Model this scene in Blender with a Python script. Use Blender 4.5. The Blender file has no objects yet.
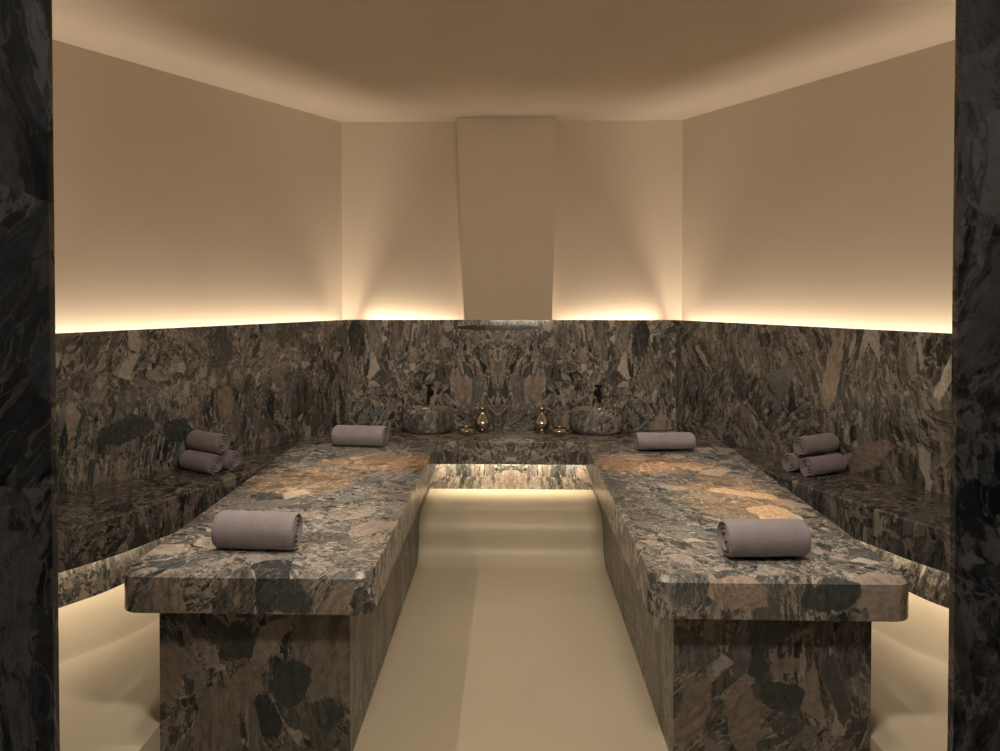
import bpy, bmesh, math, random
from mathutils import Vector, Matrix, noise

random.seed(7)
S = bpy.context.scene
COL = S.collection
PI = math.pi

# ------------------------------------------------------------------ dimensions
EYE = 1.4875          # camera height
SEAT = 0.612          # top of tables and benches
THK = 0.132           # slab thickness
BTH = 0.158           # thickness of the side benches' seats
STEP = 0.25           # height of the cream step
WAIN = 1.309          # top of the marble wainscot
CEIL = 2.597
DW = 4.60             # distance of the back wainscot
HW = 1.05             # half width of the back wainscot
REC = 0.10            # recess of the plaster behind the wainscot
T30 = math.tan(math.radians(30))
S30, C30 = 0.5, math.cos(math.radians(30))
CX, CY = 0.0, DW - 2 * HW * C30       # centre of the hexagonal room

# ------------------------------------------------------------------ node helpers
class NT:
    def __init__(self, mat):
        self.t = mat.node_tree
        self.n = self.t.nodes
    def new(self, typ, **kw):
        nd = self.n.new(typ)
        for k, v in kw.items():
            setattr(nd, k, v)
        return nd
    def put(self, sock, v):
        if isinstance(v, bpy.types.NodeSocket):
            self.t.links.new(v, sock)
        else:
            sock.default_value = v
    def math(self, op, a, b=0.0, c=None, clamp=False):
        nd = self.new('ShaderNodeMath', operation=op, use_clamp=clamp)
        self.put(nd.inputs[0], a); self.put(nd.inputs[1], b)
        if c is not None: self.put(nd.inputs[2], c)
        return nd.outputs[0]
    def vmath(self, op, a, b=None, scale=None):
        nd = self.new('ShaderNodeVectorMath', operation=op)
        self.put(nd.inputs[0], a)
        if b is not None: self.put(nd.inputs[1], b)
        if scale is not None: self.put(nd.inputs['Scale'], scale)
        return nd.outputs[0]
    def mapping(self, v, loc=(0, 0, 0), rot=(0, 0, 0), sc=(1, 1, 1)):
        nd = self.new('ShaderNodeMapping')
        self.put(nd.inputs['Vector'], v)
        nd.inputs['Location'].default_value = loc
        nd.inputs['Rotation'].default_value = rot
        nd.inputs['Scale'].default_value = sc
        return nd.outputs[0]
    def noise(self, v, scale, detail=2.0, rough=0.5, dist=0.0):
        nd = self.new('ShaderNodeTexNoise')
        self.put(nd.inputs['Vector'], v)
        nd.inputs['Scale'].default_value = scale
        nd.inputs['Detail'].default_value = detail
        nd.inputs['Roughness'].default_value = rough
        nd.inputs['Distortion'].default_value = dist
        return nd
    def vor(self, v, scale=1.0, feature='F1', rnd=1.0):
        nd = self.new('ShaderNodeTexVoronoi', feature=feature)
        self.put(nd.inputs['Vector'], v)
        nd.inputs['Scale'].default_value = scale
        nd.inputs['Randomness'].default_value = rnd
        return nd
    def smooth(self, v, a, b):
        nd = self.new('ShaderNodeMapRange', interpolation_type='SMOOTHSTEP')
        self.put(nd.inputs[0], v)
        nd.inputs[1].default_value = a; nd.inputs[2].default_value = b
        return nd.outputs[0]
    def ramp(self, v, stops, interp='LINEAR'):
        nd = self.new('ShaderNodeValToRGB')
        self.put(nd.inputs[0], v)
        cr = nd.color_ramp; cr.interpolation = interp
        while len(cr.elements) < len(stops): cr.elements.new(0.5)
        for e, (p, c) in zip(cr.elements, stops):
            e.position = p; e.color = (*c, 1)
        return nd.outputs[0]
    def mix(self, f, a, b, mode='MIX'):
        nd = self.new('ShaderNodeMix', data_type='RGBA', blend_type=mode)
        self.put(nd.inputs['Factor'], f)
        self.put(nd.inputs[6], a if isinstance(a, bpy.types.NodeSocket) else (*a, 1))
        self.put(nd.inputs[7], b if isinstance(b, bpy.types.NodeSocket) else (*b, 1))
        return nd.outputs[2]

def new_mat(name):
    m = bpy.data.materials.new(name); m.use_nodes = True
    return m, NT(m), m.node_tree.nodes['Principled BSDF']

STONE = [(0.00, (0.026, 0.036, 0.040)), (0.12, (0.056, 0.071, 0.077)), (0.23, (0.100, 0.105, 0.109)),
         (0.36, (0.175, 0.170, 0.168)), (0.48, (0.076, 0.079, 0.083)), (0.58, (0.245, 0.224, 0.21)),
         (0.69, (0.138, 0.151, 0.163)), (0.79, (0.31, 0.270, 0.25)), (0.90, (0.41, 0.385, 0.365)), (0.97, (0.036, 0.041, 0.046))]

def marble(name, loc=(0, 0, 0), mirror=None, rot=0.0, big=0.5, gain=1.0, rough=0.16, zoom=1.0, stretch=1.0, spec=0.5, veins=1.0, patches=(), tints=(), streaks=1.0):
    """Brecciated stone: three sizes of angular clasts in a dark, finely veined matrix. mirror: x of a book-matched joint."""
    m, N, bsdf = new_mat(name)
    co = N.new('ShaderNodeTexCoord').outputs['Object']
    if mirror is not None:
        sx = N.new('ShaderNodeSeparateXYZ'); N.put(sx.inputs[0], co)
        ax = N.math('ABSOLUTE', N.math('SUBTRACT', sx.outputs[0], mirror))
        cb = N.new('ShaderNodeCombineXYZ')
        N.put(cb.inputs[0], ax); N.put(cb.inputs[1], sx.outputs[1]); N.put(cb.inputs[2], sx.outputs[2])
        co = cb.outputs[0]
    raw = co
    co = N.mapping(co, loc, (0, 0, rot), (zoom, zoom, zoom))
    w1 = N.vmath('SCALE', N.vmath('SUBTRACT', N.noise(co, 3.0, 1.0).outputs['Color'], (0.5, 0.5, 0.5)), scale=0.13)
    w2 = N.vmath('SCALE', N.vmath('SUBTRACT', N.noise(co, 22.0, 2.0).outputs['Color'], (0.5, 0.5, 0.5)), scale=0.016)
    p0 = N.vmath('ADD', N.vmath('ADD', co, w1), w2)
    # flow zones: the fragments of each zone share a direction of their own
    zn = N.vor(p0, 3.4)
    zs = N.new('ShaderNodeSeparateColor'); N.put(zs.inputs[0], zn.outputs['Color'])
    vr = N.new('ShaderNodeVectorRotate', rotation_type='AXIS_ANGLE')
    N.put(vr.inputs['Vector'], p0); N.put(vr.inputs['Center'], N.vmath('SCALE', zn.outputs['Position'], scale=1.0))
    vr.inputs['Axis'].default_value = (0.52, 0.60, 0.61)
    N.put(vr.inputs['Angle'], N.math('MULTIPLY', N.math('SUBTRACT', zs.outputs[0], 0.5), 2.6))
    p = vr.outputs[0]
    # matrix: crushed stone with pale streaks
    fine = N.noise(p0, 42.0, 5.0, 0.70, 0.4).outputs[0]
    streak = N.noise(N.mapping(p, (0, 0, 0), (0.5, 0.4, 0.3), (60, 60, 7)), 1.0, 4.0, 0.65, 0.3).outputs[0]
    mat_ = N.math('ADD', N.math('MULTIPLY', fine, 0.45), N.math('MULTIPLY', streak, 0.55))
    col = N.ramp(mat_, [(0.36, (0.020, 0.021, 0.022)), (0.44, (0.080, 0.077, 0.073)), (0.50, (0.16, 0.152, 0.14)),
                        (0.555, (0.40, 0.37, 0.335)), (0.61, (0.13, 0.13, 0.127)), (0.68, (0.05, 0.053, 0.054))])
    layers = [((0.6, 1.0, 0.2), (70, 74, 30), 0.62, 0.05),
              ((1.1, 0.3, -0.7), (34, 42, 8.0), 0.58, 0.05),
              ((-0.2, 0.5, 0.5), (25, 34, 5.0), 0.64, 0.04),
              ((0.3, 0.9, 0.1), (15, 21, 4.4), 0.72, 0.03),
              ((0.5, 0.5, 0.35), (8.5, 11.0, 3.4), 1 - big * 0.50, 0.02),
              ((0.2, 0.8, 0.6), (5.6, 7.0, 2.7), 1 - big * 0.40, 0.016)]
    for i, (rt, sc, th, ed) in enumerate(layers):
        q = N.mapping(p if i != 5 else p0, (3.1 * i, 1.7 * i, 0.9 * i), rt, tuple(x * (1 if k < 2 else 1 / stretch) for k, x in enumerate(sc)))
        v = N.vor(q)
        e = N.vor(q, feature='DISTANCE_TO_EDGE').outputs['Distance']
        sp = N.new('ShaderNodeSeparateColor'); N.put(sp.inputs[0], v.outputs['Color'])
        sel = N.math('GREATER_THAN', sp.outputs[0], th)
        ewob = N.math('ADD', e, N.math('MULTIPLY', N.math('SUBTRACT', fine, 0.5), 0.12 if i > 3 else 0.06))
        msk = N.math('MULTIPLY', N.smooth(ewob, ed * 0.5, ed * 2.0), sel)
        c = N.ramp(sp.outputs[1], STONE, 'CONSTANT')
        if i > 1:
            # banding and clouding inside the larger fragments
            band = N.noise(N.vmath('ADD', N.mapping(p0, (0, 0, 0), (rt[0] + .5, rt[1], rt[2]), (46, 46, 4.5)), N.vmath('SCALE', v.outputs['Color'], scale=9.0)), 1.0, 4.0, 0.65).outputs[0]
            k = N.smooth(band, 0.30, 0.70)
            c = N.mix(N.math('MULTIPLY', N.smooth(sp.outputs[2], 0.30, 0.75), 0.85), c,
                      N.mix(k, N.mix(1.0, c, (0.42, 0.42, 0.42), 'MULTIPLY'), N.mix(0.40, c, (0.36, 0.32, 0.28))))
        c = N.mix(0.5, c, N.mix(1.0, c, N.ramp(fine, [(0.3, (0.40, 0.40, 0.40)), (0.7, (1.6, 1.6, 1.6))]), 'MULTIPLY'))
        col = N.mix(msk, col, c)
    # shredded flow lines through everything
    rdg = N.noise(N.mapping(p, (4.0, 2.0, 1.0), (0.5, 0.4, 0.3), (34, 34, 3.6)), 1.0, 3.0, 0.6, 0.5).outputs[0]
    lit = N.math('SUBTRACT', 1.0, N.smooth(N.math('ABSOLUTE', N.math('SUBTRACT', rdg, 0.55)), 0.0, 0.035))
    drk = N.math('SUBTRACT', 1.0, N.smooth(N.math('ABSOLUTE', N.math('SUBTRACT', rdg, 0.44)), 0.0, 0.035))
    gate = N.smooth(N.noise(p0, 4.0, 2.0).outputs[0], 0.40, 0.62)
    col = N.mix(N.math('MULTIPLY', N.math('MULTIPLY', lit, gate), 0.60 * streaks), col, (0.36, 0.335, 0.305))
    col = N.mix(N.math('MULTIPLY', N.math('MULTIPLY', drk, gate), 0.55 * streaks), col, (0.030, 0.032, 0.033))
    # single large fragments: (centre, half sizes, tilt about y, tilt about z, colour)
    for ctr, half, ty, tz, pc in patches:
        nd = N.new('ShaderNodeMapping', vector_type='TEXTURE')
        N.put(nd.inputs['Vector'], raw)
        nd.inputs['Location'].default_value = ctr; nd.inputs['Rotation'].default_value = (0, ty, tz); nd.inputs['Scale'].default_value = half
        v = nd.outputs[0]
        rr = None
        for ax in ((1, 0, 0), (0, 1, 0), (0, 0, 1), (0.72, 0.50, 0.62), (-0.60, 0.62, 0.78)):
            dn = N.new('ShaderNodeVectorMath', operation='DOT_PRODUCT')
            N.put(dn.inputs[0], v); dn.inputs[1].default_value = ax
            ab = N.math('ABSOLUTE', dn.outputs['Value'])
            rr = ab if rr is None else N.math('MAXIMUM', rr, ab)
        rr = N.math('ADD', rr, N.math('MULTIPLY', N.math('SUBTRACT', N.noise(raw, 16.0, 4.0, 0.65).outputs[0], 0.5), 0.75))
        pcl = N.mix(1.0, pc, N.ramp(mat_, [(0.38, (0.62, 0.63, 0.64)), (0.52, (1.0, 1.0, 1.0)), (0.62, (1.35, 1.30, 1.25))]), 'MULTIPLY')
        col = N.mix(N.math('SUBTRACT', 1.0, N.smooth(rr, 0.90, 1.0)), col, pcl)
    # broad mineral tints: (centre, half sizes, colour factor)
    for ctr, half, tc in tints:
        nd = N.new('ShaderNodeMapping', vector_type='TEXTURE')
        N.put(nd.inputs['Vector'], raw)
        nd.inputs['Location'].default_value = ctr; nd.inputs['Scale'].default_value = half
        ln = N.new('ShaderNodeVectorMath', operation='LENGTH'); N.put(ln.inputs[0], nd.outputs[0])
        rr = N.math('ADD', ln.outputs['Value'], N.math('MULTIPLY', N.math('SUBTRACT', N.noise(raw, 9.0, 5.0, 0.7).outputs[0], 0.5), 1.6))
        f = N.math('SUBTRACT', 1.0, N.smooth(rr, 0.55, 1.05))
        col = N.mix(f, col, N.mix(1.0, N.mix(0.35, col, (0.22, 0.20, 0.18)), tc, 'MULTIPLY'))
    # hair-thin pale veins and dark cracks
    vn = N.noise(co, 3.4, 5.0, 0.62, 1.2).outputs[0]
    vein = N.math('SUBTRACT', 1.0, N.smooth(N.math('ABSOLUTE', N.math('SUBTRACT', vn, 0.5)), 0.0, 0.008))
    col = N.mix(N.math('MULTIPLY', vein, 0.28 * veins), col, (0.42, 0.38, 0.34))
    vn2 = N.noise(co, 5.1, 4.0, 0.6, 0.8).outputs[0]
    crack = N.math('SUBTRACT', 1.0, N.smooth(N.math('ABSOLUTE', N.math('SUBTRACT', vn2, 0.47)), 0.0, 0.010))
    col = N.mix(N.math('MULTIPLY', crack, 0.40 * veins), col, (0.02, 0.02, 0.019))
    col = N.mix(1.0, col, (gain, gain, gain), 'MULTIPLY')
    N.put(bsdf.inputs['Base Color'], col)
    bsdf.inputs['Roughness'].default_value = rough
    bsdf.inputs['Specular IOR Level'].default_value = spec
    return m

def plaster(name, c, rough=0.85, bump=0.05):
    m, N, bsdf = new_mat(name)
    co = N.new('ShaderNodeTexCoord').outputs['Object']
    n1 = N.noise(co, 1.3, 4.0, 0.6).outputs[0]
    col = N.ramp(n1, [(0.3, tuple(x * 0.96 for x in c)), (0.7, tuple(x * 1.03 for x in c))])
    N.put(bsdf.inputs['Base Color'], col)
    bsdf.inputs['Roughness'].default_value = rough
    b = N.new('ShaderNodeBump'); b.inputs['Strength'].default_value = bump; b.inputs['Distance'].default_value = 0.004
    N.put(b.inputs['Height'], N.noise(co, 60.0, 4.0, 0.6).outputs[0])
    N.put(bsdf.inputs['Normal'], b.outputs[0])
    return m

def microcement(name, c, rough):
    m, N, bsdf = new_mat(name)
    co = N.new('ShaderNodeTexCoord').outputs['Object']
    n1 = N.noise(co, 2.2, 4.0, 0.55).outputs[0]
    N.put(bsdf.inputs['Base Color'], N.ramp(n1, [(0.3, tuple(x * 0.96 for x in c)), (0.7, tuple(x * 1.04 for x in c))]))
    r = rough
    N.put(bsdf.inputs['Roughness'], r)
    bsdf.inputs['Specular IOR Level'].default_value = 0.5
    return m

def terry(name, c):
    m, N, bsdf = new_mat(name)
    co = N.new('ShaderNodeTexCoord').outputs['Object']
    n = N.noise(co, 420.0, 3.0, 0.6).outputs[0]
    n2 = N.noise(co, 14.0, 3.0, 0.6).outputs[0]
    col = N.mix(N.smooth(n2, 0.3, 0.7), tuple(x * 0.90 for x in c), tuple(x * 1.06 for x in c))
    N.put(bsdf.inputs['Base Color'], N.mix(N.smooth(n, 0.3, 0.7), N.mix(1.0, col, (0.82, 0.82, 0.82), 'MULTIPLY'), col))
    bsdf.inputs['Roughness'].default_value = 0.95
    bsdf.inputs['Specular IOR Level'].default_value = 0.15
    bsdf.inputs['Sheen Weight'].default_value = 0.25
    bsdf.inputs['Sheen Roughness'].default_value = 0.6
    b = N.new('ShaderNodeBump'); b.inputs['Strength'].default_value = 0.55; b.inputs['Distance'].default_value = 0.003
    N.put(b.inputs['Height'], N.math('ADD', n, N.math('MULTIPLY', N.noise(co, 150.0, 2.0).outputs[0], 0.8)))
    N.put(bsdf.inputs['Normal'], b.outputs[0])
    return m

def metal(name, c, rough, tarn=(0.10, 0.075, 0.05)):
    m, N, bsdf = new_mat(name)
    co = N.new('ShaderNodeTexCoord').outputs['Object']
    n = N.noise(co, 45.0, 4.0, 0.6).outputs[0]
    N.put(bsdf.inputs['Base Color'], N.mix(N.smooth(n, 0.55, 0.8), c, tarn))
    bsdf.inputs['Metallic'].default_value = 1.0
    N.put(bsdf.inputs['Roughness'], N.math('ADD', rough, N.math('MULTIPLY', n, 0.12)))
    b = N.new('ShaderNodeBump'); b.inputs['Strength'].default_value = 0.25; b.inputs['Distance'].default_value = 0.002
    N.put(b.inputs['Height'], N.vor(co, 110.0).outputs['Distance'])
    N.put(bsdf.inputs['Normal'], b.outputs[0])
    return m

M_PLASTER = plaster('warm_beige_plaster', (0.60, 0.52, 0.43))
M_CEIL = plaster('ceiling_plaster', (0.60, 0.53, 0.45))
M_FLOOR = microcement('cream_microcement_floor', (0.60, 0.54, 0.43), 0.36)
M_STEP = microcement('cream_microcement_step', (0.60, 0.54, 0.43), 0.42)
DB = 2.257
XC = (0.430 + 1.235) / 2; YC = (2.209 + 4.186) / 2      # origin of each table
RUST2 = (1.6, 1.30, 1.0)
BEIGE, PALE, TEAL, DARK, RUST = (0.25, 0.212, 0.187), (0.50, 0.43, 0.35), (0.065, 0.076, 0.078), (0.045, 0.042, 0.042), (1.85, 1.32, 0.92)
M_WALL_B = marble('marble_wall_back', (0.3, 1.2, 0.4), mirror=-0.083, big=0.22, gain=1.35, zoom=1.1, rough=0.10, spec=0.4,
                  patches=[((0.236, DW, 0.874), (0.058, 0.1, 0.088), 0.35, 0, BEIGE), ((0.08, DW, 1.26), (0.17, 0.1, 0.018), 0, 0, DARK)])
M_WALL_L = marble('marble_wall_left', (5.3, 2.2, 1.4), big=0.25, gain=0.9, rough=0.12, spec=0.4,
                  patches=[((-1.80, 3.31, 0.84), (0.12, 0.12, 0.055), -0.5, 0, TEAL), ((-1.66, 3.52, 0.80), (0.05, 0.12, 0.06), 0.2, 0, TEAL), ((-1.52, 3.79, 0.90), (0.028, 0.1, 0.085), 0.1, 0, BEIGE)])
M_WALL_R = marble('marble_wall_right', (-4.1, 7.2, 0.1), big=0.25, gain=0.9, rough=0.12, spec=0.4,
                  patches=[((1.605, 3.63, 1.08), (0.022, 0.2, 0.19), 0.08, 0, (0.34, 0.30, 0.26)), ((1.89, 3.14, 1.15), (0.012, 0.2, 0.15), 0.2, 0, (0.55, 0.52, 0.48)), ((1.70, 3.47, 0.70), (0.10, 0.12, 0.05), -0.7, 0, BEIGE)])
M_TAB_L = marble('marble_table_left', (1.3, 4.2, 0.7), rot=-0.6, big=0.4, gain=1.35, zoom=1.2, rough=0.26, spec=0.4,
                 tints=[((-0.66 + XC, 3.68 - YC, SEAT), (0.36, 0.20, 0.05), RUST), ((-0.95 + XC, 3.3 - YC, SEAT), (0.28, 0.30, 0.05), RUST2)],
                 patches=[((-1.19 + XC, 2.40 - YC, SEAT), (0.10, 0.05, 0.03), 0, 0.2, (0.36, 0.32, 0.28)), ((-1.02 + XC, 2.47 - YC, SEAT), (0.09, 0.055, 0.03), 0, -0.3, (0.42, 0.37, 0.31)),
                          ((-0.70 + XC, 2.209 - YC, 0.535), (0.085, 0.03, 0.05), 0.3, 0, TEAL), ((-0.54 + XC, 2.209 - YC, 0.525), (0.035, 0.03, 0.08), 0.7, 0, BEIGE)])
M_TAB_R = marble('marble_table_right', (8.1, -2.4, 2.1), rot=0.5, big=0.4, gain=1.35, zoom=1.2, rough=0.26, spec=0.4,
                 tints=[((0.70 - XC, 3.66 - YC, SEAT), (0.36, 0.22, 0.05), RUST), ((0.95 - XC, 3.1 - YC, SEAT), (0.28, 0.40, 0.05), RUST2)],
                 patches=[((0.695 - XC, 2.209 - YC, 0.567), (0.095, 0.04, 0.055), 0.15, 0, (0.30, 0.245, 0.215)), ((1.04 - XC, 2.87 - YC, SEAT), (0.085, 0.10, 0.03), 0, 0.2, (0.55, 0.47, 0.38)),
                          ((1.01 - XC, 3.14 - YC, SEAT), (0.15, 0.045, 0.03), 0, -0.5, (0.46, 0.39, 0.31)), ((0.98 - XC, 2.209 - YC, 0.56), (0.09, 0.04, 0.05), -0.2, 0, TEAL)])
M_BASE_L = marble('marble_base_left', (2.9, 9.0, 3.3), big=0.45, gain=0.76, rough=0.32, spec=0.3, veins=0.4,
                  patches=[((-0.86 + XC, DB - YC, 0.22), (0.05, 0.06, 0.11), 0.6, 0, BEIGE), ((-0.87 + XC, DB - YC, 0.37), (0.055, 0.06, 0.06), 0.3, 0, TEAL), ((-1.10 + XC, DB - YC, 0.27), (0.055, 0.06, 0.10), 0, 0, BEIGE),
                           ((-0.60 + XC, DB - YC, 0.33), (0.022, 0.06, 0.13), 0.7, 0, BEIGE), ((-0.70 + XC, DB - YC, 0.24), (0.06, 0.06, 0.08), 0.4, 0, TEAL)])
M_BASE_R = marble('marble_base_right', (-7.4, 3.0, 5.5), big=0.45, gain=0.76, rough=0.32, spec=0.3, veins=0.4,
                  patches=[((0.73 - XC, DB - YC, 0.15), (0.055, 0.06, 0.11), -0.1, 0, BEIGE), ((0.575 - XC, DB - YC, 0.17), (0.045, 0.06, 0.12), 0.35, 0, BEIGE), ((0.86 - XC, DB - YC, 0.318), (0.05, 0.06, 0.025), -0.2, 0, BEIGE),
                           ((0.85 - XC, DB - YC, 0.22), (0.07, 0.06, 0.05), 0.2, 0, TEAL)])
M_BENCH_B = marble('marble_bench_back', (0.9, 6.2, 0.2), mirror=0.0, big=0.3, gain=1.35, rough=0.24, spec=0.4)
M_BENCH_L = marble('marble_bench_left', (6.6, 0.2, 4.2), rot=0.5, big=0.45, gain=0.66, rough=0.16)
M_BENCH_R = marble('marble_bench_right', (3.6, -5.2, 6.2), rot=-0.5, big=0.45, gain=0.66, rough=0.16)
M_RISER = marble('marble_riser', (0.2, 3.9, 8.2), mirror=0.0, big=0.35, gain=1.15, rough=0.2, zoom=1.2)
M_BASIN_L = marble('marble_basin_left', (2.2, 8.9, 1.2), big=0.8, gain=1.6, rough=0.25, zoom=1.1)
M_BASIN_R = marble('marble_basin_right', (5.2, 1.9, 6.2), big=0.8, gain=1.6, rough=0.25, zoom=1.1)
M_JAMB_L = marble('marble_jamb_left', (9.2, 1.9, 0.6), big=0.6, gain=1.0, rough=0.4, spec=0.2, zoom=0.9, veins=0.2)
M_JAMB_R = marble('marble_jamb_right', (-3.2, 5.9, 7.2), big=0.6, gain=1.0, rough=0.4, spec=0.2, zoom=0.9, veins=0.2)
M_TOWEL = terry('grey_mauve_terry', (0.315, 0.283, 0.325))
M_SILVER = metal('aged_silver', (0.50, 0.46, 0.40), 0.16)
M_BRONZE = metal('dark_bronze', (0.035, 0.030, 0.027), 0.30, (0.09, 0.07, 0.05))

# ------------------------------------------------------------------ mesh helpers
def obj(name, bm, mat, parent=None, smooth=True, angle=35):
    me = bpy.data.meshes.new(name)
    bmesh.ops.recalc_face_normals(bm, faces=bm.faces)
    bm.to_mesh(me); bm.free()
    if smooth:
        for p in me.polygons: p.use_smooth = True
        me.set_sharp_from_angle(angle=math.radians(angle))
    o = bpy.data.objects.new(name, me); COL.objects.link(o)
    if mat: me.materials.append(mat)
    if parent: o.parent = parent
    return o

def struct(name, bm, mat, **kw):
    o = obj(name, bm, mat, **kw); o['kind'] = 'structure'
    return o

def thing(name, label, cat, loc=(0, 0, 0), rz=0.0, group=None):
    o = bpy.data.objects.new(name, None); COL.objects.link(o)
    o.empty_display_size = 0.05
    o.location = loc; o.rotation_euler = (0, 0, rz)
    o['label'] = label; o['category'] = cat
    if group: o['group'] = group
    return o

def round_poly(pts, radii, n=8):
    """Corner-rounded polygon (list of 2-D points)."""
    out = []
    k = len(pts)
    for i in range(k):
        p = Vector(pts[i]); a = Vector(pts[i - 1]); b = Vector(pts[(i + 1) % k])
        r = radii[i] if isinstance(radii, (list, tuple)) else radii
        if r <= 0:
            out.append(p); continue
        u = (a - p).normalized(); v = (b - p).normalized()
        ang = math.acos(max(-1, min(1, u.dot(v))))
        d = r / math.tan(ang / 2)
        c = p + (u + v).normalized() * (r / math.sin(ang / 2))
        s, e = p + u * d - c, p + v * d - c
        a0 = math.atan2(s.y, s.x); a1 = math.atan2(e.y, e.x)
        da = (a1 - a0 + PI) % (2 * PI) - PI
        for j in range(n + 1):
            t = a0 + da * j / n
            out.append(c + Vector((math.cos(t), math.sin(t))) * r)
    return out

def area2(pts):
    return sum(pts[i - 1][0] * pts[i][1] - pts[i][0] * pts[i - 1][1] for i in range(len(pts)))

def inset(pts, d):
    """Move every corner of a counter-clockwise polygon inwards by d."""
    if d == 0: return [Vector(p) for p in pts]
    out = []
    k = len(pts)
    for i in range(k):
        a, p, b = Vector(pts[i - 1]), Vector(pts[i]), Vector(pts[(i + 1) % k])
        e1 = (p - a).normalized(); e2 = (b - p).normalized()
        n1 = Vector((-e1.y, e1.x)); n2 = Vector((-e2.y, e2.x))
        m = n1 + n2
        m = m / max(m.length_squared, 0.3) * 2
        out.append(p + m * d)
    return out

def slab_bm(pts, z0, z1, top=0.016, bot=0.006, seg=5, dirs=None, tseg=None):
    """Upright prism over a plan outline, with rounded upper and lower arrises."""
    pts = [Vector((p[0], p[1])) for p in pts]
    clean = [p for i, p in enumerate(pts) if (p - pts[i - 1]).length > 1e-5]
    if area2(clean) < 0:
        clean.reverse()
        if dirs: dirs = list(reversed(dirs))
    tseg = tseg or seg
    prof = []
    if bot > 0:
        for j in range(seg + 1):
            t = PI / 2 * j / seg
            prof.append((z0 + bot * (1 - math.sin(t)), bot * (1 - math.cos(t))))
        prof = [(z0 + bot * (1 - math.cos(PI / 2 * j / seg)), bot * (1 - math.sin(PI / 2 * j / seg))) for j in range(seg + 1)]
    else:
        prof = [(z0, 0.0)]
    if top > 0:
        prof += [(z1 - top * (1 - math.sin(PI / 2 * j / tseg)), top * (1 - math.cos(PI / 2 * j / tseg))) for j in range(tseg + 1)]
    else:
        prof.append((z1, 0.0))
    bm = bmesh.new()
    rings = []
    for z, d in prof:
        rings.append([bm.verts.new((p.x, p.y, z)) for p in (inset(clean, d) if dirs is None else [c + Vector(q) * d for c, q in zip(clean, dirs)])])
    k = len(clean)
    for a, b in zip(rings, rings[1:]):
        for i in range(k):
            bm.faces.new((a[i - 1], a[i], b[i], b[i - 1]))
    bm.faces.new(rings[-1]); bm.faces.new(list(reversed(rings[0])))
    bmesh.ops.triangulate(bm, faces=[f for f in bm.faces if len(f.verts) > 4])
    return bm

def lathe(bm, prof, n=48, c=(0, 0, 0), closed=False):
    """Solid of revolution around z; prof: (radius, z) pairs."""
    rings = []
    for r, z in prof:
        if r < 1e-5:
            rings.append([bm.verts.new((c[0], c[1], c[2] + z))])
        else:
            rings.append([bm.verts.new((c[0] + r * math.cos(2 * PI * i / n), c[1] + r * math.sin(2 * PI * i / n), c[2] + z)) for i in range(n)])
    pairs = list(zip(rings, rings[1:]))
    if closed: pairs.append((rings[-1], rings[0]))
    for a, b in pairs:
        for i in range(n):
            j = (i + 1) % n
            if len(a) == 1 and len(b) == 1: continue
            if len(a) == 1: bm.faces.new((a[0], b[j], b[i]))
            elif len(b) == 1: bm.faces.new((a[i], a[j], b[0]))
            else: bm.faces.new((a[i], a[j], b[j], b[i]))
    return bm

def catmull(pts, n=8):
    pts = [Vector(p) for p in pts]
    out = []
    for i in range(len(pts) - 1):
        p0 = pts[max(i - 1, 0)]; p1 = pts[i]; p2 = pts[i + 1]; p3 = pts[min(i + 2, len(pts) - 1)]
        for j in range(n):
            t = j / n
            out.append(0.5 * ((2 * p1) + (-p0 + p2) * t + (2 * p0 - 5 * p1 + 4 * p2 - p3) * t * t + (-p0 + 3 * p1 - 3 * p2 + p3) * t ** 3))
    out.append(pts[-1])
    return out

def tube(bm, pts, rad, n=12):
    pts = [Vector(p) for p in pts]
    rads = rad if isinstance(rad, (list, tuple)) else [rad] * len(pts)
    rings = []
    up = Vector((0.13, 0.21, 0.97)).normalized()
    for i, p in enumerate(pts):
        t = (pts[min(i + 1, len(pts) - 1)] - pts[max(i - 1, 0)]).normalized()
        s = t.cross(up)
        if s.length < 0.05: s = t.cross(Vector((1, 0, 0)))
        s.normalize(); w = s.cross(t)
        rings.append([bm.verts.new(p + (s * math.cos(2 * PI * k / n) + w * math.sin(2 * PI * k / n)) * rads[i]) for k in range(n)])
    for a, b in zip(rings, rings[1:]):
        for k in range(n):
            bm.faces.new((a[k - 1], a[k], b[k], b[k - 1]))
    bm.faces.new(rings[0]); bm.faces.new(rings[-1])
    return bm

def box_bm(x0, x1, y0, y1, z0, z1, bevel=0.0):
    return slab_bm([(x0, y0), (x1, y0), (x1, y1), (x0, y1)], z0, z1, bevel, bevel, 3)

def hexpt(ap_extra, i):
    """Corner i of the hexagonal plan pushed out by ap_extra; 0 = back right, 1 = right, 2 = front right, 3.. mirrored."""
    R = 2 * HW + ap_extra / C30
    a = math.radians(60 - 60 * i)
    return Vector((CX + R * math.cos(a), CY + R * math.sin(a)))

def panel(a, b, thick, z0, z1, bevel=0.0):
    """Upright panel whose room-side face runs from a to b, thickness behind it (mitred by following the hexagon)."""
    a0, b0 = Vector(a), Vector(b)
    def out(p):
        d = (p - Vector((CX, CY)))
        return p + d.normalized() * (thick / C30)
    return slab_bm([a0, b0, out(b0), out(a0)], z0, z1, bevel, 0.0, 2)

# ------------------------------------------------------------------ the room shell
struct('floor', box_bm(-3.2, 3.2, -1.2, 5.4, -0.06, 0.0), M_FLOOR)
ceil_pts = [hexpt(REC + 0.12, i) for i in range(6)]
struct('ceiling', slab_bm(ceil_pts, CEIL, CEIL + 0.08, 0, 0), M_CEIL)

H = lambda e: [hexpt(e, i) for i in range(6)]
up = H(REC)
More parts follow.
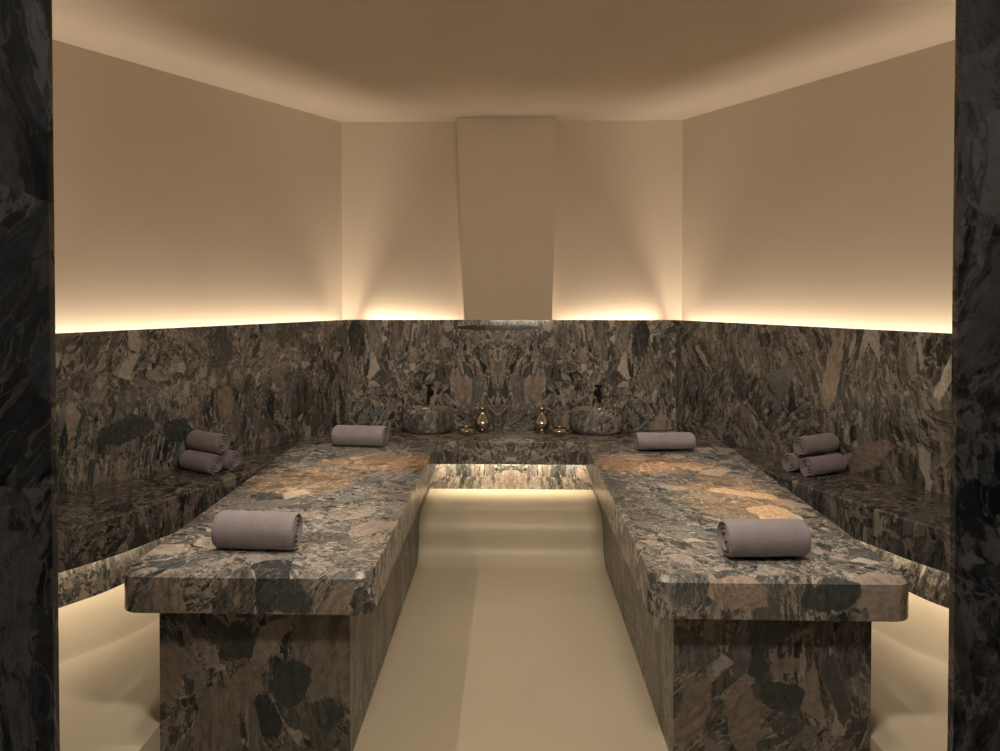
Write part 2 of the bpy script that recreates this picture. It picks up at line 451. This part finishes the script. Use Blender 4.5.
# plaster walls, behind the wainscot; the hexagon's corners: 0 back right, 1 right, 2 front right, 3 front left, 4 left, 5 back left
struct('wall_back', panel(up[5], up[0], 0.10, 0.0, CEIL), M_PLASTER)
struct('wall_right', panel(up[0], up[1], 0.10, 0.0, CEIL), M_PLASTER)
struct('wall_left', panel(up[4], up[5], 0.10, 0.0, CEIL), M_PLASTER)
struct('wall_front_right', panel(up[1], up[2], 0.10, 0.0, CEIL), M_PLASTER)
struct('wall_front_left', panel(up[3], up[4], 0.10, 0.0, CEIL), M_PLASTER)

wn = H(0.0)
struct('trim_1', panel(wn[5], wn[0], 0.03, 0.0, WAIN, 0.002), M_WALL_B)
struct('trim_2', panel(wn[4], wn[5], 0.03, 0.0, WAIN, 0.002), M_WALL_L)
struct('trim_3', panel(wn[0], wn[1], 0.03, 0.0, WAIN, 0.002), M_WALL_R)
struct('trim_4', panel(wn[1], wn[2], 0.03, 0.0, WAIN, 0.002), M_WALL_R)
struct('trim_5', panel(wn[3], wn[4], 0.03, 0.0, WAIN, 0.002), M_WALL_L)

# plaster pilaster in the middle of the back wall, a little wider at the ceiling
bm = bmesh.new()
ring = []
for z, xl, xr in ((WAIN, -0.300, 0.262), (CEIL, -0.350, 0.284)):
    ring.append([bm.verts.new(v) for v in ((xl, DW + 0.001, z), (xr, DW + 0.001, z), (xr, DW + REC + 0.02, z), (xl, DW + REC + 0.02, z))])
for i in range(4):
    bm.faces.new((ring[0][i - 1], ring[0][i], ring[1][i], ring[1][i - 1]))
bm.faces.new(ring[0]); bm.faces.new(ring[1])
struct('trim_6', bm, M_PLASTER)

# the marble-clad doorway the photograph is taken through
JD = 0.95
struct('wall_entrance_left', box_bm(-2.2, -0.619, JD, JD + 0.012, 0, CEIL), M_JAMB_L)
struct('wall_entrance_right', box_bm(0.580, 2.2, JD, JD + 0.012, 0, CEIL), M_JAMB_R)

struct('wall_front', box_bm(-1.12, -0.705, JD + 0.013, JD + 0.10, 0, CEIL), M_PLASTER)
struct('wall_front', box_bm(0.665, 1.12, JD + 0.013, JD + 0.10, 0, CEIL), M_PLASTER)

# ------------------------------------------------------------------ massage tables
XS, XO, XB, XBO = 0.430, 1.235, 0.511, 1.124
D0, DB, D1 = 2.209, 2.257, 4.186
DR = 4.50
def table(sgn, label, mt, mb):
    t = thing('marble_massage_table', label, 'massage table', (sgn * (XS + XO) / 2, (D0 + D1) / 2, 0))
    ox, oy = t.location.x, t.location.y
    P = lambda x, y: (sgn * x - ox, y - oy)
    pl = round_poly([P(XS, D0), P(XO, D0), P(XO, D1), P(XS, D1)], [0.062, 0.06, 0.0, 0.0], 10)
    if area2(pl) < 0: pl.reverse()
    pl = [p for i, p in enumerate(pl) if (p - pl[i - 1]).length > 1e-5]
    dv = []
    for p, q in zip(pl, inset(pl, 1.0)):
        xa = sgn * (p.x + ox)
        f = min(1.0, max(0.12, (xa - XS) / 0.03)) if p.y + oy < D1 - 0.01 else 0.0
        dv.append((q - p) * f)
    obj('table_top', slab_bm(pl, SEAT - THK, SEAT, 0.017, 0.006, 4, dirs=dv, tseg=1), mt, t)
    obj('table_base', slab_bm([P(XB, DB), P(XBO, DB), P(XBO, D1), P(XB, D1)], 0.0, SEAT - THK, 0.0, 0.0), mb, t, smooth=False)
    return t
table(-1, 'long marble massage table left of the central aisle, dark front with pale flecks', M_TAB_L, M_BASE_L)
table(1, 'long marble massage table right of the central aisle, broad pinkish patch on its front edge', M_TAB_R, M_BASE_R)

# ------------------------------------------------------------------ benches
def wall_x(d): return HW + (DW - d) * T30
t = thing('marble_back_bench', 'marble bench along the back wall carrying the basins and jugs', 'bench', (0, (D1 + DW) / 2, 0))
oy = t.location.y
G = 0.001
obj('bench_seat', slab_bm([(-wall_x(D1) + .002, D1 + G - oy), (wall_x(D1) - .002, D1 + G - oy), (HW - .002, DW - G - oy), (-HW + .002, DW - G - oy)],
                          SEAT - THK, SEAT, 0.004, 0.004, 3), M_BENCH_B, t)
obj('bench_riser', box_bm(-XB + G, XB - G, DR - oy, DW - G - oy, 0.0, SEAT - THK), M_RISER, t, smooth=False)
for sgn, mb in ((-1, M_BASE_L), (1, M_BASE_R)):
    obj('bench_side', slab_bm([(sgn * XB, D1 + G - oy), (sgn * (HW - .06), D1 + G - oy), (sgn * (HW - .06), DW - G - oy), (sgn * XB, DW - G - oy)], 0.0, SEAT - THK, 0, 0), mb, t, smooth=False)

# outline of the curved front edge, far end first (right side; the left is its mirror)
edge = catmull([(1.237, 3.74), (1.242, 3.64), (1.275, 3.46), (1.345, 3.26), (1.415, 3.08), (1.47, 2.95), (1.53, 2.80), (1.605, 2.665), (1.70, 2.52), (1.80, 2.37)], 6)
rise = catmull([(1.262, 3.86), (1.37, 3.66), (1.47, 3.42), (1.555, 3.22), (1.625, 3.05), (1.68, 2.90), (1.76, 2.77), (1.84, 2.64), (1.895, 2.50)], 6)
step_edge = [(1.12, 3.01), (1.44, 2.456), (1.52, 2.317)]
wr = [(wall_x(D1) - .004, D1 - G), (hexpt(0, 1).x - .004, CY), (hexpt(0, 1).x - .006 - (CY - 2.36) * T30, 2.36)]
def bench(sgn, label, ms, mr):
    t = thing('marble_side_bench', label, 'bench', (sgn * 1.6, 3.1, 0))
    P = lambda p: (sgn * p[0] - sgn * 1.6, p[1] - 3.1)
    seat = [(XO + G, D1 - G)] + [tuple(p) for p in edge] + [(wr[2][0] , wr[2][1])] + [wr[1], wr[0]]
    obj('bench_seat', slab_bm([P(p) for p in seat], SEAT - BTH, SEAT, 0.010, 0.006, 4), ms, t)
    body = [(1.237, D1 - G)] + [tuple(p) for p in rise] + [(hexpt(0, 1).x - .012 - (CY - 2.49) * T30, 2.49)] + [(wr[1][0] - .01, wr[1][1]), (wr[0][0] - .01, wr[0][1])]
    obj('bench_riser', slab_bm([P(p) for p in body], 0.0, SEAT - BTH, 0, 0), mr, t)
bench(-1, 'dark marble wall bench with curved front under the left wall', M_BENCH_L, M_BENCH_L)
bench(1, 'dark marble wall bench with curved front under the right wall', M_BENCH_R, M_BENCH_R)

# ------------------------------------------------------------------ cream steps
def tag(o, label, cat, group=None):
    o['label'] = label; o['category'] = cat
    if group: o['group'] = group
    return o
D_ST, RS, RC = 3.956, 0.12, 0.12
# across the aisle: coved foot, rounded nose
prof = [(0.0, -RC)] + [(RC * (1 - math.cos(a)), -RC * (1 - math.sin(a))) for a in (PI / 2 * k / 10 for k in range(1, 11))]
prof += [(STEP - RS * (1 - math.sin(a)), RS * (1 - math.cos(a))) for a in (PI / 2 * k / 12 for k in range(13))]
prof += [(STEP, DR - G - D_ST), (0.0, DR - G - D_ST)]
bm = bmesh.new()
ends = []
for x in (-XB + G, XB - G):
    ends.append([bm.verts.new((x, D_ST + d, z)) for z, d in prof])
k = len(prof)
for i in range(k):
    bm.faces.new((ends[0][i - 1], ends[0][i], ends[1][i], ends[1][i - 1]))
for e in ends: bm.faces.new(e)
tag(obj('foot_step', bm, M_STEP, angle=50), 'cream step across the end of the aisle below the back bench', 'step')
# beside the tables: low platform with a cove sweeping up to the bench riser
PLAT = 0.10
for sgn, side in ((-1, 'left'), (1, 'right')):
    k0 = min(range(len(rise)), key=lambda i: abs(rise[i].y - 3.62))
    rp = [Vector((p.x - .002, p.y - .001)) for p in rise[k0:]]
    bm = bmesh.new()
    rows = []
    for i, p in enumerate(rp):
        tg = (rp[min(i + 1, len(rp) - 1)] - rp[max(i - 1, 0)]).normalized()
        nn = Vector((tg.y, -tg.x))
        if nn.x > 0: nn = -nn
        row = [Vector((p.x, p.y, 0.0)), Vector((p.x, p.y, STEP))]
        for q in range(1, 11):
            a = PI / 2 * q / 10
            h = 0.15 * math.sin(a)
            row.append(Vector((p.x + nn.x * h, p.y + nn.y * h, PLAT + (STEP - PLAT) * (1 - math.sin(a)) ** 1.2)))
        inner = max(XBO + G, 0)
        e = row[-1]
        if e.x < inner + .01: row[-1].x = inner + .01
        row.append(Vector((inner, e.y, PLAT)))
        row.append(Vector((inner, e.y, 0.0)))
        rows.append(row)
    e = rows[-1]
    last = [Vector((v.x, 1.85, v.z)) for v in e]                 # runs on towards the doorway
    for v in last:
        v.x = min(v.x, 1.50)
        if v.z > PLAT: v.z = PLAT
    mid = [Vector((min(v.x, 1.755), 2.25, min(v.z, PLAT + 0.02 if v.z > PLAT else v.z))) for v in e]
    rows += [mid, last]
    vr = [[bm.verts.new((sgn * v.x, v.y, v.z)) for v in row] for row in rows]
    for a, b in zip(vr, vr[1:]):
        for i in range(len(a)):
            bm.faces.new((a[i - 1], a[i], b[i], b[i - 1]))
    bm.faces.new(vr[0]); bm.faces.new(vr[-1])
    bmesh.ops.remove_doubles(bm, verts=bm.verts, dist=1e-5)
    bmesh.ops.triangulate(bm, faces=[f for f in bm.faces if len(f.verts) > 4])
    tag(obj('floor_platform', bm, M_STEP, angle=60), f'low cream platform sweeping up below the curved {side} wall bench', 'platform')

# ------------------------------------------------------------------ towels
def towel_bm(R=0.064, L=0.285, turns=4.2, flat=(1.0, 1.0), seed=0, dirn=1):
    """Rolled cloth: a spiral strip with real thickness, lying along x, resting on z = 0."""
    rnd = random.Random(seed)
    nu, nv = int(turns * 30), 26
    r0 = 0.006
    th = (R - r0) / turns * 0.86
    ph = rnd.uniform(0, 6)
    bm = bmesh.new()
    a_end = -PI / 2 - 0.15                       # the loose end lies at the bottom
    outer, inner = [], []
    for i in range(nu + 1):
        s = i / nu
        ang = a_end - (1 - s) * turns * 2 * PI
        r = r0 + (R - r0) * s
        if s > 0.97: r -= 0.25 * th * (s - 0.97) / 0.03
        tele = 0.003 * math.sin(ang * 0.5 + ph) + 0.005 * (1 - s)
        ro, ri = [], []
        for j in range(nv + 1):
            v = j / nv * 2 - 1
            x = v * (L / 2 - tele * 0.5) + tele * 0.5
            e = min(1.0, (1 - abs(v)) / 0.05)
            rr = r - (1 - math.sqrt(max(0, 1 - (1 - e) ** 2))) * th * 0.45 * 1.0
            w = 0.0016 * noise.noise(Vector((x * 14 + seed, math.cos(ang) * 2.0, math.sin(ang) * 2.0 + s * 3)))
            for lst, q in ((ro, rr + w), (ri, r - th + (r - rr) + w)):
                q = max(q, 0.002)
                y = q * math.cos(ang) * flat[0] * dirn
                z = q * math.sin(ang) * flat[1]
                lst.append((x, y, z))
        outer.append([bm.verts.new(p) for p in ro])
        inner.append([bm.verts.new(p) for p in ri])
    for i in range(nu):
        for j in range(nv):
            bm.faces.new((outer[i][j], outer[i + 1][j], outer[i + 1][j + 1], outer[i][j + 1]))
            bm.faces.new((inner[i][j], inner[i][j + 1], inner[i + 1][j + 1], inner[i + 1][j]))
        bm.faces.new((outer[i][0], inner[i][0], inner[i + 1][0], outer[i + 1][0]))
        bm.faces.new((outer[i][nv], outer[i + 1][nv], inner[i + 1][nv], inner[i][nv]))
    for j in range(nv):
        bm.faces.new((outer[0][j], outer[0][j + 1], inner[0][j + 1], inner[0][j]))
        bm.faces.new((outer[nu][j], inner[nu][j], inner[nu][j + 1], outer[nu][j + 1]))
    # settle on the stone: squash the lowest part flat
    zmin = min(v.co.z for v in bm.verts)
    fl = zmin + 0.0045
    for v in bm.verts:
        if v.co.z < fl + 0.006:
            d = (fl + 0.006) - v.co.z
            v.co.z = fl + 0.006 - 0.006 * math.tanh(d / 0.006)
    zmin = min(v.co.z for v in bm.verts)
    for v in bm.verts: v.co.z -= zmin
    return bm

def towel(label, loc, rz, group=None, tilt=0.0, **kw):
    o = obj('rolled_towel', towel_bm(**kw), M_TOWEL, angle=60)
    o.location = loc; o.rotation_euler = (tilt, 0, rz)
    tag(o, label, 'towel', group)
    return o

towel('rolled grey towel near the front edge of the left massage table', (-0.866, 2.435, SEAT), math.radians(-3), R=0.069, L=0.276, seed=1)
towel('rolled grey towel near the front edge of the right massage table', (0.834, 2.385, SEAT), math.radians(3), R=0.070, L=0.268, seed=2, dirn=-1)
towel('flattened grey towel roll on the far end of the left table, near the basin', (-0.86, 4.09, SEAT), math.radians(-6), R=0.064, L=0.300, flat=(1.45, 1.0), turns=3.2, seed=3)
towel('flattened grey towel roll on the far end of the right table, near the basin', (0.850, 3.99, SEAT), math.radians(3), R=0.060, L=0.315, flat=(1.40, 0.94), turns=3.2, seed=4, dirn=-1)
RT = 0.052
for sgn, side, cx, cy in ((-1, 'left', -1.49, 3.52), (1, 'right', 1.478, 3.53)):
    n = Vector((-sgn * C30, -S30)); tdir = Vector((sgn * S30, -C30))     # n: away from the wall; tdir: along the wall, towards the door
    rz = math.atan2(n.y, n.x)
    for k, (a, b, z, lab) in enumerate(((0.053, 0.0, 0, 'rolled grey towel, lower row of the {} bench stack, on its doorway side'),
                                        (-0.053, 0.0, 0, 'rolled grey towel, lower row of the {} bench stack, on its basin side'),
                                        (0.004, -0.01, 0.090, 'rolled grey towel lying on top of the {} bench stack'))):
        p = Vector((cx, cy)) + tdir * a + n * b
        towel(lab.format(side), (p.x, p.y, SEAT + z), rz + random.uniform(-0.04, 0.04), group=f'towel stack on the {side} bench', R=RT, L=0.232, turns=3.6, seed=10 + k + (5 if sgn > 0 else 0), dirn=1)

# ------------------------------------------------------------------ basins, taps, jugs, bowls
def basin(x, y, label, mat):
    t = thing('stone_basin', label, 'basin', (x, y, SEAT))
    R, h = 0.162, 0.152
    prof = [(0, 0.0), (R - 0.055, 0.0), (R - 0.028, 0.006), (R - 0.010, 0.022), (R - 0.001, 0.048), (R, 0.08), (R - 0.002, h - 0.008), (R - 0.006, h - 0.002), (R - 0.012, h),
            (R - 0.030, h), (R - 0.036, h - 0.004), (R - 0.042, h - 0.03), (R - 0.055, 0.075), (R - 0.085, 0.050), (0, 0.042)]
    bm = lathe(bmesh.new(), prof, 64)
    bmesh.ops.scale(bm, verts=bm.verts, vec=(1, 0.72, 1))
    obj('bowl', bm, mat, t, angle=50)
    bm = lathe(bmesh.new(), [(0, 0.0425), (0.016, 0.0425), (0.020, 0.046), (0.014, 0.048), (0.006, 0.0465), (0, 0.0465)], 24)
    obj('drain', bm, M_BRONZE, t)
    return t
basin(-0.520, 4.478, 'round marble basin at the back bench beside the jug nearer the left corner', M_BASIN_L)
basin(0.535, 4.478, 'round marble basin at the back bench beside the jug nearer the right corner', M_BASIN_R)

def tap(x, label):
    t = thing('wall_tap', label, 'tap', (x, DW, 0.842))
    bm = bmesh.new()
    lathe(bm, [(0, 0), (0.024, 0), (0.024, 0.004), (0.018, 0.010), (0.012, 0.012), (0, 0.012)], 28)
    bmesh.ops.rotate(bm, verts=bm.verts, matrix=Matrix.Rotation(PI / 2, 3, 'X'), cent=(0, 0, 0))
    obj('wall_plate', bm, M_BRONZE, t)
    bm = tube(bmesh.new(), catmull([(0, -0.008, 0), (0, -0.05, 0.002), (0, -0.085, -0.002), (0, -0.105, -0.018), (0, -0.108, -0.042)], 6), 0.0105, 14)
    obj('spout', bm, M_BRONZE, t)
    bm = lathe(bmesh.new(), [(0, -0.002), (0.013, -0.002), (0.015, 0.010), (0.012, 0.022), (0.007, 0.026), (0.006, 0.044), (0, 0.044)], 24, (0, -0.052, 0.004))
    obj('valve', bm, M_BRONZE, t)
    bm = bmesh.new()
    for k in range(4):
        a = k * PI / 2 + 0.4
        e = Vector((math.cos(a), math.sin(a), 0)) * 0.026
        c = Vector((0, -0.052, 0.053))
        tube(bm, [c, c + e * 0.6, c + e], [0.0045, 0.004, 0.006], 10)
    lathe(bm, [(0, -0.008), (0.009, -0.007), (0.011, 0.0), (0.008, 0.008), (0, 0.011)], 20, (0, -0.052, 0.053))
    obj('handle', bm, M_BRONZE, t)
tap(-0.517, 'small dark tap on the wall above the basin nearer the left corner')
tap(0.552, 'small dark tap on the wall above the basin nearer the right corner')

def jug(x, y, s, label):
    """Small ewer; s: side of the handle."""
    t = thing('metal_jug', label, 'jug', (x, y, SEAT))
    bm = lathe(bmesh.new(), [(0, 0), (0.030, 0), (0.032, 0.004), (0.026, 0.010), (0.022, 0.014), (0.032, 0.020), (0.047, 0.034), (0.054, 0.050), (0.054, 0.060), (0.047, 0.076),
                             (0.034, 0.092), (0.024, 0.106), (0.017, 0.120), (0.0145, 0.130), (0.016, 0.138), (0.021, 0.145), (0.023, 0.149), (0.020, 0.150), (0.014, 0.142), (0, 0.140)], 44)
    obj('body', bm, M_SILVER, t, angle=50)
    bm = tube(bmesh.new(), catmull([(s * 0.040, 0, 0.078), (s * 0.058, 0, 0.094), (s * 0.062, 0, 0.122), (s * 0.050, 0, 0.146), (s * 0.032, 0, 0.150), (s * 0.018, 0, 0.141)], 6), 0.0068, 12)
    obj('handle', bm, M_SILVER, t)
    bm = lathe(bmesh.new(), [(0, 0.148), (0.022, 0.149), (0.022, 0.153), (0.016, 0.160), (0.008, 0.165), (0.004, 0.169), (0.007, 0.174), (0.007, 0.179), (0.003, 0.184), (0, 0.188)], 32)
    obj('lid', bm, M_SILVER, t, angle=50)
jug(-0.178, 4.49, -1, 'shiny metal jug with curled handle, next to the left basin')
jug(0.192, 4.49, 1, 'shiny metal jug with curled handle, next to the right basin')

def bowl(x, y, label):
    bm = lathe(bmesh.new(), [(0, 0), (0.024, 0), (0.027, 0.003), (0.044, 0.010), (0.055, 0.020), (0.058, 0.028), (0.054, 0.037), (0.046, 0.044), (0.042, 0.047), (0.039, 0.046), (0.043, 0.041), (0.050, 0.034),
                             (0.053, 0.027), (0.046, 0.016), (0.028, 0.009), (0.012, 0.008), (0.008, 0.012), (0, 0.013)], 44)
    o = obj('metal_bowl', bm, M_SILVER, None, angle=50)
    o.location = (x, y, SEAT)
    tag(o, label, 'bowl')
bowl(-0.272, 4.395, 'shallow shiny metal bowl between the left basin and its jug')
bowl(0.296, 4.395, 'shallow shiny metal bowl between the right basin and its jug')

# ------------------------------------------------------------------ lights
WARM = (1.0, 0.81, 0.60)
LED2 = (1.0, 0.77, 0.51)
def area(name, loc, direction, sx, sy, watts, color=WARM, spread=180, xdir=None):
    l = bpy.data.lights.new(name, 'AREA'); l.shape = 'RECTANGLE'
    l.size = sx; l.size_y = sy; l.energy = watts; l.color = color; l.spread = math.radians(spread)
    o = bpy.data.objects.new(name, l); COL.objects.link(o)
    z = -Vector(direction).normalized()
    x = Vector(xdir) if xdir is not None else (Vector((1, 0, 0)) if abs(z.x) < 0.9 else Vector((0, 1, 0)))
    y = z.cross(x).normalized(); x = y.cross(z).normalized()
    o.matrix_world = Matrix.Translation(loc) @ Matrix((x, y, z)).transposed().to_4x4()
    return o

def cove(a, b, t0, t1, watts, drop=0.065):
    """LED strip lying in the gap behind the wainscot, from fraction t0 to t1 of the edge a-b."""
    a, b = Vector(a), Vector(b)
    p = a.lerp(b, (t0 + t1) / 2)
    d = (b - a)
    nr = (Vector((CX, CY)) - p).normalized()
    area('led_strip_light', (p.x, p.y, WAIN - drop), (nr.x * 0.35, nr.y * 0.35, 1), d.length * (t1 - t0), 0.03, watts * (t1 - t0) * d.length, xdir=(d.x, d.y, 0))
gm = H(0.058)
CW = 4.8
cove(gm[4], gm[5], 0.02, 0.99, CW * 1.1, 0.092)
cove(gm[0], gm[1], 0.01, 0.98, CW * 1.1, 0.092)
cove(gm[5], gm[0], 0.06, 0.345, CW)
cove(gm[5], gm[0], 0.635, 0.94, CW)
cove(gm[1], gm[2], 0.02, 0.75, CW)
cove(gm[3], gm[4], 0.25, 0.98, CW)

# LED strips under the bench lips
area('led_strip_light', (0, DR - 0.07, SEAT - THK - 0.010), (0, 0.9, -1), 2 * XB - 0.04, 0.02, 4.2, LED2)
for sgn in (-1, 1):
    for i in range(0, len(rise) - 6, 6):
        a, b = rise[i], rise[i + 6]
        m = (a + b) / 2; d = b - a
        nrm = Vector((-d.y, d.x)).normalized()
        if nrm.x > 0: nrm = -nrm
        m = m + nrm * 0.06
        area('led_strip_light', (sgn * m.x, m.y, SEAT - BTH - 0.006), (-sgn * nrm.x * 0.7, -nrm.y * 0.7, -1), d.length, 0.02, 2.0 * d.length, LED2, xdir=(sgn * d.x, d.y, 0))

# recessed downlights over the tables, and added fill spots beside them
def spot(name, loc, target, watts, angle, blend, color=(1.0, 0.82, 0.60), r=0.03):
    l = bpy.data.lights.new(name, 'SPOT'); l.energy = watts; l.spot_size = math.radians(angle); l.spot_blend = blend
    l.color = color; l.shadow_soft_size = r
    o = bpy.data.objects.new(name, l); COL.objects.link(o)
    o.location = loc
    o.rotation_euler = (Vector(target) - Vector(loc)).to_track_quat('-Z', 'Y').to_euler()
    return o
for sgn in (-1, 1):
    for d in (2.45, 2.90, 3.35, 3.80):
        spot('downlight_or_fill', (sgn * 0.86, d, CEIL - 0.03), (sgn * 0.86, d, 0), 54, 25, 0.6, (1.0, 0.86, 0.70))
    spot('downlight_or_fill', (sgn * 1.42, 2.35, CEIL - 0.03), (sgn * 1.42, 2.35, 0), 40, 27, 1.0, r=0.14)  # fill spot added to brighten the floor pocket beside the table
spot('downlight_or_fill', (-1.25, 2.3, CEIL - 0.03), (0.10, 2.9, 0.0), 44, 54, 0.8, r=0.012)
area('front_fill_light', (0.1, 1.35, CEIL - 0.04), (0, 0.95, -1), 0.7, 0.25, 25, (1.0, 0.84, 0.64), 130)  # soft fill added up front to lift table fronts, step and back bench
for sgn in (-1, 1):
    area('jamb_fill_light', (sgn * 1.3, -0.7, 2.3), (-sgn * 0.2, 0.9, -0.6), 0.5, 0.5, 1.2, (1.0, 0.90, 0.80), 110)  # unseen fill added behind the camera to lift the dark door jambs

# ------------------------------------------------------------------ world, camera, colour
w = bpy.data.worlds.new('dim_world'); S.world = w; w.use_nodes = True
w.node_tree.nodes['Background'].inputs[0].default_value = (0.9, 0.95, 1.0, 1)
w.node_tree.nodes['Background'].inputs[1].default_value = 0.004

F = 720.0
yaw, pitch = math.radians(1.5), math.radians(1.0)
cam = bpy.data.cameras.new('camera'); co = bpy.data.objects.new('camera', cam); COL.objects.link(co)
co.location = (0, 0, EYE)
co.rotation_euler = (PI / 2 - pitch, 0, yaw)
cam.sensor_width = 36; cam.lens = 36 * F / 1000
px = 511 - F * math.tan(yaw); py = 292 + F * math.tan(pitch)
cam.shift_x = (500 - px) / 1000; cam.shift_y = -(375.5 - py) / 1000
cam.clip_start = 0.05
S.camera = co
S.view_settings.view_transform = 'Standard'; S.view_settings.look = 'None'
S.view_settings.gamma = 1; S.view_settings.use_curve_mapping = False
S.view_settings.exposure = 0.0
